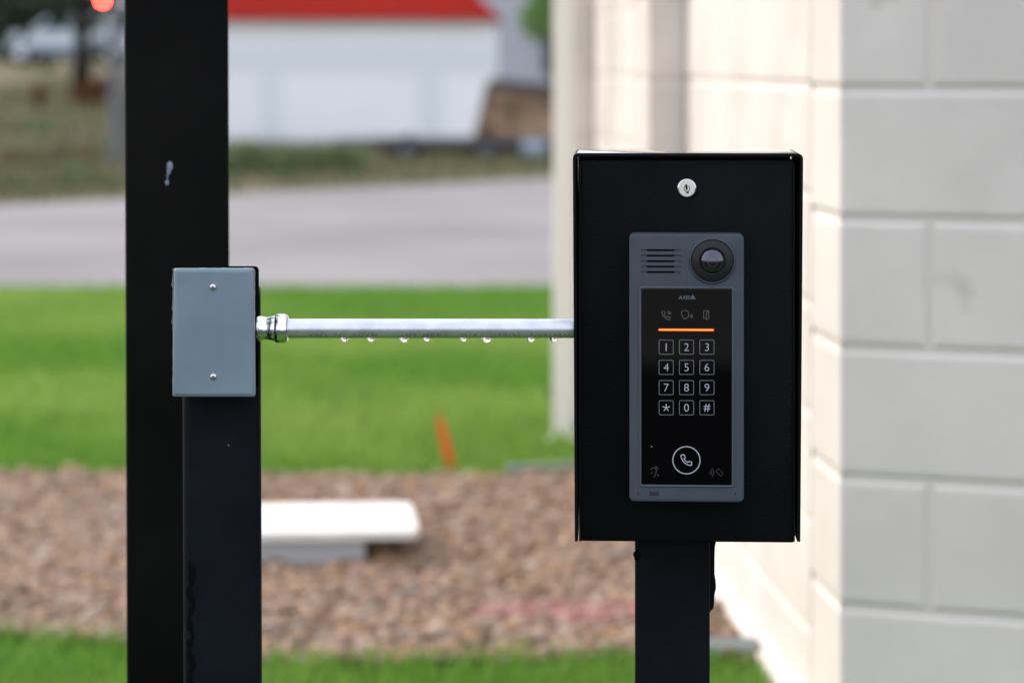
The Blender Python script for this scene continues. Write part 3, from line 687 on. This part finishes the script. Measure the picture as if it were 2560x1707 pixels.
# ================================================================ small things on the ground
# utility lid
zt=.11
def PT(px,py,z): Y=F*(H-z)/(py-YH); return Vector(((px-CX)*Y/F,Y,z))
a=PT(430,1257,zt); b=PT(1062,1257,zt); c=PT(1075,1328,zt); d=PT(400,1330,zt)
lid=empty('utility_cover',((a.x+c.x)/2,(a.y+c.y)/2,0)); l0=Vector(lid.location); lid.rotation_euler.z=R(5); lid.location.x-=.015
tag(lid,'white concrete slab lid lying on the gravel behind the short black post','utility cover')
bm=bmesh.new()
x0=a.x-l0.x; x1=b.x-l0.x+.0; y0=c.y-l0.y; y1=a.y-l0.y
def xyring(i,z,x0,x1,y0,y1,r=.035):
    return [(x,y,z) for x,y in rr(x0+i,x1-i,y0+i,y1-i,r,5)]
loft(bm,[xyring(.0,zt-.022,x0,x1,y0,y1),xyring(0,zt-.006,x0,x1,y0,y1),xyring(.003,zt-.001,x0,x1,y0,y1),xyring(.008,zt,x0,x1,y0,y1)])
bmesh.ops.recalc_face_normals(bm,faces=bm.faces); link('slab',bm,LIDM,lid)
bm=bmesh.new(); box(bm,x0+.03,x1-.13,y0+.02,y1-.05,0,zt-.0222,.005); link('plinth',bm,BASEG,lid)
# stake
st=G(1130,1186); st.z=.02; bm=bmesh.new()
loft(bm,[[(-.015,-.003,-.02),(.015,-.003,-.02),(.015,.003,-.02),(-.015,.003,-.02)],[(-.032,-.003,.07),(-.004,-.003,.07),(-.004,.003,.07),(-.032,.003,.07)],[(-.044,-.003,.13),(-.024,-.003,.13),(-.024,.003,.13),(-.044,.003,.13)],[(-.043,-.003,.155),(-.031,-.003,.157),(-.031,.003,.157),(-.043,.003,.155)]])
bmesh.ops.recalc_face_normals(bm,faces=bm.faces); tag(link('marker_stake',bm,ORANGE,loc=st),'small leaning orange marker stake at the edge of the lawn','stake')
# edging
bm=bmesh.new(); pts=[Vector((x,farE(x)+.03+.5*max(0,x-.08)**1.5,0)) for x in (-.02,.05,.12,.2,.3)]; base=pts[0]
rings=[[p-base+Vector((0,-.03,0)),p-base+Vector((0,-.03,.045)),p-base+Vector((0,.03,.045)),p-base+Vector((0,.03,0))] for p in pts]
loft(bm,rings); bmesh.ops.recalc_face_normals(bm,faces=bm.faces); tag(link('garden_edging',bm,EDGEM,loc=base),'low grey edging strip between the lawn and the gravel beside the building','edging')
bm=bmesh.new(); p=G(1800,1655); box(bm,-.05,.085,-.05,.06,0,.04,.008); tag(link('paver',bm,EDGEM,loc=p),'small blue grey paver between the intercom post and the wall','paver')
# ================================================================ across the road
def leaves(name,blobs,n,size,m,parent=None):
    """leaf-sized quads in and near ellipsoid blobs [(centre,radii,weight)]"""
    tot=sum(b[2] for b in blobs); Vs=[]
    for c,rad,wt in blobs:
        k=int(n*wt/tot); d=RNG.normal(size=(k,3)); d/=np.linalg.norm(d,axis=1)[:,None]; r=RNG.uniform(.25,1,k)**.5
        ctr=np.array(c)+d*r[:,None]*np.array(rad)
        u=RNG.normal(size=(k,3)); u/=np.linalg.norm(u,axis=1)[:,None]; v=np.cross(u,RNG.normal(size=(k,3))); v/=np.linalg.norm(v,axis=1)[:,None]
        s=RNG.uniform(.6,1.3,k)[:,None]*size
        Vs.append(np.stack([ctr-u*s,ctr-v*s*.5,ctr+u*s,ctr+v*s*.5],1).reshape(-1,3))
    V=np.concatenate(Vs); Fc=np.arange(len(V)).reshape(-1,4)
    return meshnp(name,V,Fc,m,4,parent)
def tree(name,x,y,ht,rad,trunk_r,crown_blobs,n,size,m,label,cat='tree',group=None,limbs=5):
    z=hgt(x,y); t=empty(name,(x,y,z)); tag(t,label,cat,group)
    bm=bmesh.new(); tube(bm,[(0,0,-.1),(.02,0,ht*.15),(-.03,.02,ht*.4),(.03,0,ht*.7),(.05,0,ht*.9)],[trunk_r*1.5,trunk_r,trunk_r*.85,trunk_r*.5,trunk_r*.2],12)
    for i in range(limbs):
        a=i*2.4; h0=ht*(.35+.1*i); tube(bm,[(0,0,h0),(math.cos(a)*rad*.4,math.sin(a)*rad*.4,h0+ht*.12),(math.cos(a)*rad*.8,math.sin(a)*rad*.8,h0+ht*.18)],[trunk_r*.45,trunk_r*.3,trunk_r*.1],8)
    link('trunk',bm,BARK,t,True); leaves('crown',crown_blobs,n,size,m,t)
# dark tree at left
p=P(203,250,50)
bl=[]
for i in range(26):
    a=random.uniform(0,6.28); r=random.uniform(.4,2.4); z=random.uniform(2.2,6.5)
    bl.append(((math.cos(a)*r,math.sin(a)*r,z),(random.uniform(.4,.8),random.uniform(.4,.8),random.uniform(.3,.6)),1))
# low hanging boughs seen in the frame, with gaps between them
for px,py,rx,rz in ((20,18,.28,.22),(95,22,.22,.10),(150,18,.22,.16),(8,70,.16,.35),(12,120,.10,.25),(62,75,.06,.22),(240,60,.16,.16),(250,120,.12,.22),(70,-5,.5,.14),(30,40,.3,.12),(150,45,.2,.16),(5,90,.12,.5),(120,165,.12,.07)):
    q=P(px,py,49.2); bl.append(((q.x-p.x,q.y-50,q.z-hgt(p.x,50)),(rx,.4,rz),.35))
tree('dark_tree',p.x,50,7,2.6,.15,bl,9000,.07,LEAFD,'dark trunked tree far at the left edge beyond the road')
# small bright tree by the building corner
q=P(1385,60,38); bl=[((0,0,2.05),(.5,.5,.45),1.4),((-.25,.1,1.95),(.3,.3,.32),.8),((.35,0,2.4),(.5,.5,.4),1),((0,.1,2.7),(.45,.45,.35),.8),((-.12,0,2.35),(.3,.3,.3),.7)]
tree('young_tree',q.x,38,2.9,.5,.04,bl,3600,.035,LEAFG,'small bright green tree just left of the block building')
def bush(name,x,y,blobs,n,size,m,label,group=None):
    t=empty(name,(x,y,hgt(x,y))); tag(t,label,'shrub',group); leaves('foliage',blobs,n,size,m,t)
    bm=bmesh.new()
    for i in range(5): a=i*1.26; tube(bm,[(0,0,-.05),(math.cos(a)*.12,math.sin(a)*.12,.2)],[.012,.006],6)
    link('stem',bm,BARK,t)
p=P(232,280,47); bush('rust_bush',p.x,47,[((0,0,.25),(.30,.25,.28),1),((.2,0,.38),(.16,.2,.2),.5),((-.2,0,.2),(.2,.2,.2),.4)],1600,.035,LEAFB,'rusty brown dry bush beside the dark tree trunk')
p=P(98,270,46); bush('rust_bush',p.x,46,[((0,0,.25),(.14,.15,.2),1)],500,.03,LEAFB,'small brown dry bush left of the larger rusty one')
for i,(px,Y,s_,lab) in enumerate(((610,28.5,1.0,'olive green shrub beside the tall black post across the road'),(715,28.8,.85,'middle of three low green shrubs below the white building'),(835,29,.95,'low green shrub farthest right below the white building'))):
    x=(px-CX)*Y/F; bush('low_shrub',x,Y,[((0,0,.16*s_),(.32*s_,.2,.17*s_),1),((.2*s_,.1,.12),(.3*s_,.2,.13),.8),((-.25*s_,0,.13),(.25,.2,.14*s_),.7),((.05,0,.28*s_),(.16,.15,.1),.3)],1800,.028,LEAFO,lab,'low shrubs beside the road')
x=(60-CX)*24.5/F
for px,Y,lab in ((30,24.9,'low green weed clump at far left beside the road'),(150,25.2,'low green weed clump between the photo edge and the tall post'),(255,25.6,'low green weed clump against the left side of the tall post'),):
    x=(px-CX)*Y/F; bush('weed_clump',x,Y,[((0,0,.05),(.28,.15,.07),1)],900,.022,LEAFO,lab,'low weed clumps beside the road')
for px,Y_,rx,m_,lab in ((45,38,.55,LEAFO,'wide low green weed patch at far left below the parked car'),(150,33,.5,LEAFB,'flat rusty leaf pile in the middle of the weeds at far left'),(235,36,.4,LEAFO,'green weed patch left of the grey signal pole'),(20,31,.4,LEAFB,'rusty leaf pile at the extreme left edge'),(110,28.5,.6,LEAFO,'broad green weed patch nearest the road at far left')):
    x=(px-CX)*Y_/F; bush('weed_patch',x,Y_,[((0,0,.04),(rx,.5,.07),1),((rx*.4,.2,.06),(rx*.5,.4,.09),.6)],900,.03,m_,lab)
# signal pole
Y=31.7; p=P(290,420,Y); sp=empty('signal_pole',(p.x,Y,hgt(p.x,Y))); tag(sp,'grey metal pole with a glowing red signal light, left of the tall black post','signal light')
bm=bmesh.new(); tube(bm,[(0,0,0),(0,0,2.6)],[.085,.075],20); tube(bm,[(0,0,0),(0,0,.03)],[.14,.14],20); link('pole',bm,STEEL,sp,True,ang=40)
q=P(258,2,Y)-Vector(sp.location)
bm=bmesh.new(); box(bm,q.x-.07,q.x+.07,-.06,.09,q.z-.08,q.z+.32,.01); link('signal_head',bm,BODYM,sp)
bm=bmesh.new(); lathe(bm,q.x,q.z,[(.028,-.0601),(.025,-.07),(.012,-.075),(0,-.077)],20); link('red_lens',bm,SIGR,sp,True)
# white building with red roof
Y=45; gz=hgt(-3,45); X0=-6.35; X1=P(1238,0,Y).x
wb=empty('white_building',((X0+X1)/2,Y,gz)); wx=wb.location.x
tag(wb,'low white building with a bright red roof across the road','building')
ze=P(0,50,Y).z-gz
bm=bmesh.new(); box(bm,X0-wx,X1-wx,0,5,-.3,ze-.001); link('wall',bm,WHITEW,wb)
bm=bmesh.new(); box(bm,X0-wx+.01,X1-wx-.01,-.02,-.001,P(0,178,Y).z-gz,P(0,112,Y).z-gz); link('wall_band',bm,WHITET,wb)
for px in (676,1076,370):
    x=P(px,0,Y).x-wx; bm=bmesh.new(); box(bm,x-.17,x+.17,-.035,-.001,-.1,P(0,112,Y).z-gz-.002); link('wall_pier',bm,WHITET,wb)
bm=bmesh.new(); ov=.12; e0=[(X0-wx-ov,-.25,ze),(X1-wx+ov,-.25,ze),(X1-wx+ov,5.25,ze),(X0-wx-ov,5.25,ze)]
e1=[(x,y,z+.02) for x,y,z in e0]; rd=[(X0-wx+2.2,2.2,ze+2.2),(X1-wx-2.2,2.2,ze+2.2),(X1-wx-2.2,2.8,ze+2.2),(X0-wx+2.2,2.8,ze+2.2)]
loft(bm,[e0,e1,rd]); bmesh.ops.recalc_face_normals(bm,faces=bm.faces); link('roof',bm,REDM,wb)
# pale grey building farther
Y=75; gb=empty('grey_house',(3.6,Y,hgt(3.6,Y))); tag(gb,'pale grey house far behind the small bright tree','house'); gz=gb.location.z
bm=bmesh.new(); box(bm,P(1195,0,Y).x-3.6,5,0,6,-.5,4.2); link('wall',bm,GREYW,gb)
bm=bmesh.new(); box(bm,P(1180,0,Y).x-3.6,5.2,-.3,6.3,4.201,4.5); link('roof',bm,CAPM,gb)
for dx in (-2.2,.8,2.8):
    bm=bmesh.new(); box(bm,dx-.5,dx+.5,-.04,-.001,1.2,2.3); link('window',bm,CARG,gb)
# trailer with crate
Y=33; xa=P(925,0,Y).x; xb=P(1430,0,Y).x; tx=(xa+xb)/2; tr_=empty('utility_trailer',(tx,Y,hgt(tx,Y))); tag(tr_,'low grey flatbed trailer with dark wheels in front of the white building','trailer')
gz=tr_.location.z; zd=P(0,352,Y).z-gz
bm=bmesh.new(); box(bm,xa-tx,xb-tx,0,1.3,zd-.05,zd+.03,.008); box(bm,xa-tx-.5,xa-tx-.001,.6,.68,zd-.04,zd+.01); link('deck',bm,TRAILM,tr_)
bm=bmesh.new(); box(bm,xa-tx+.1,xb-tx-.05,.15,1.15,zd-.14,zd-.051,.005); link('chassis',bm,TYRE,tr_)
for px in (1015,1215):
    for yy in (-.02,1.2):
        x=P(px,0,Y).x-tx; bm=bmesh.new(); rw=.17; lathe(bm,x,rw,[(rw*.5,yy),(rw,yy+.01),(rw,yy+.11),(rw*.5,yy+.12)],24); wl=link('wheel',bm,TYRE,tr_,True,ang=40)
        bm=bmesh.new(); lathe(bm,x,rw,[(rw*.5,yy-.001),(rw*.3,yy-.01)],16); link('hub_cap',bm,STEEL,wl)
bm=bmesh.new(); x=P(1335,0,Y).x-tx; tube(bm,[(x-.15,-.15,.17),(x+.15,-.15,.17)],[.13,.13],16); link('water_tank',bm,mat('tank_blue_grey',(.26,.31,.37),.5),tr_,True,ang=40)
cr_=empty('crate',(P(1300,0,Y).x,Y+.3,P(0,340,Y).z)); c0=Vector(cr_.location); tag(cr_,'tan wooden crate with dark top standing on the grey trailer','crate')
cr_.location.z=gz+zd+.032; c0=Vector(cr_.location)
zt=P(0,222,Y).z-c0.z; bm=bmesh.new(); x0=P(1183,0,Y).x-c0.x; x0b=P(1212,0,Y).x-c0.x
loft(bm,[[(x0,-.25,0),(.55,-.25,0),(.55,.5,0),(x0,.5,0)],[(x0b,-.25,zt),(.55,-.25,zt-.08),(.55,.5,zt-.08),(x0b,.5,zt)]])
link('crate_body',bm,TAN,cr_)
bm=bmesh.new(); loft(bm,[[(x0b-.01,-.27,zt+.001),(.57,-.27,zt-.079),(.57,.52,zt-.079),(x0b-.01,.52,zt+.001)],[(x0b+.07,-.24,zt+.13),(.57,-.26,zt+.03),(.57,.52,zt+.03),(x0b+.07,.5,zt+.13)]]); link('crate_lid',bm,LIDD,cr_)
# parked white car far left
Y=76; cxp=P(165,0,Y).x; gz=hgt(cxp,Y); car=empty('parked_car',(cxp,Y,gz)); tag(car,'white car parked behind the dark tree at far left','car')
prof=[(-2.1,.35),(-2.15,.7),(-1.9,.92),(-1.1,.98),(-.55,1.42),(.75,1.45),(1.45,1.02),(2.0,.95),(2.15,.7),(2.1,.35)]
bm=bmesh.new(); prism(bm,prof,0,1.7); bmesh.ops.recalc_face_normals(bm,faces=bm.faces)
bmesh.ops.bevel(bm,geom=[e for e in bm.edges],offset=.05,segments=2,affect='EDGES'); link('body',bm,CARW,car,True,ang=40)
bm=bmesh.new(); prism(bm,[(-.95,1.0),(-.48,1.36),(.05,1.37),(.05,1.0)],-.012,-.002); bmesh.ops.recalc_face_normals(bm,faces=bm.faces); link('side_window',bm,CARG,car)
bm=bmesh.new(); prism(bm,[(.12,1.0),(.12,1.37),(.7,1.37),(1.2,1.03)],-.012,-.002); bmesh.ops.recalc_face_normals(bm,faces=bm.faces); link('side_window',bm,CARG,car)
bm=bmesh.new(); box(bm,-1.6,1.6,-.02,-.002,.42,.55); link('sill',bm,CARB,car)
for x in (-1.35,1.35):
    for yy in (-.02,1.5):
        bm=bmesh.new(); lathe(bm,x,.32,[(.2,yy),(.32,yy+.02),(.32,yy+.2),(.2,yy+.22)],24); wl=link('wheel',bm,TYRE,car,True,ang=40)
        bm=bmesh.new(); lathe(bm,x,.32,[(.2,yy-.001),(.1,yy-.02)],16); link('rim',bm,SCREW,wl)
# distant trees
bl=[]
for i in range(70):
    x=-60+i*1.75; bl.append(((x,118+random.uniform(-4,4),random.uniform(1.0,7.5)),(random.uniform(2,3.5),2.5,random.uniform(1.0,1.8)),1)); 
for i in range(90):
    x=-60+i*1.35; bl.append(((x,116,random.uniform(1,4)),(2.2,2,1.4),.8))
o=leaves('distant_trees',bl,60000,.36,LEAFF); tag(o,'mass of distant trees far beyond the road',None,None,'stuff')
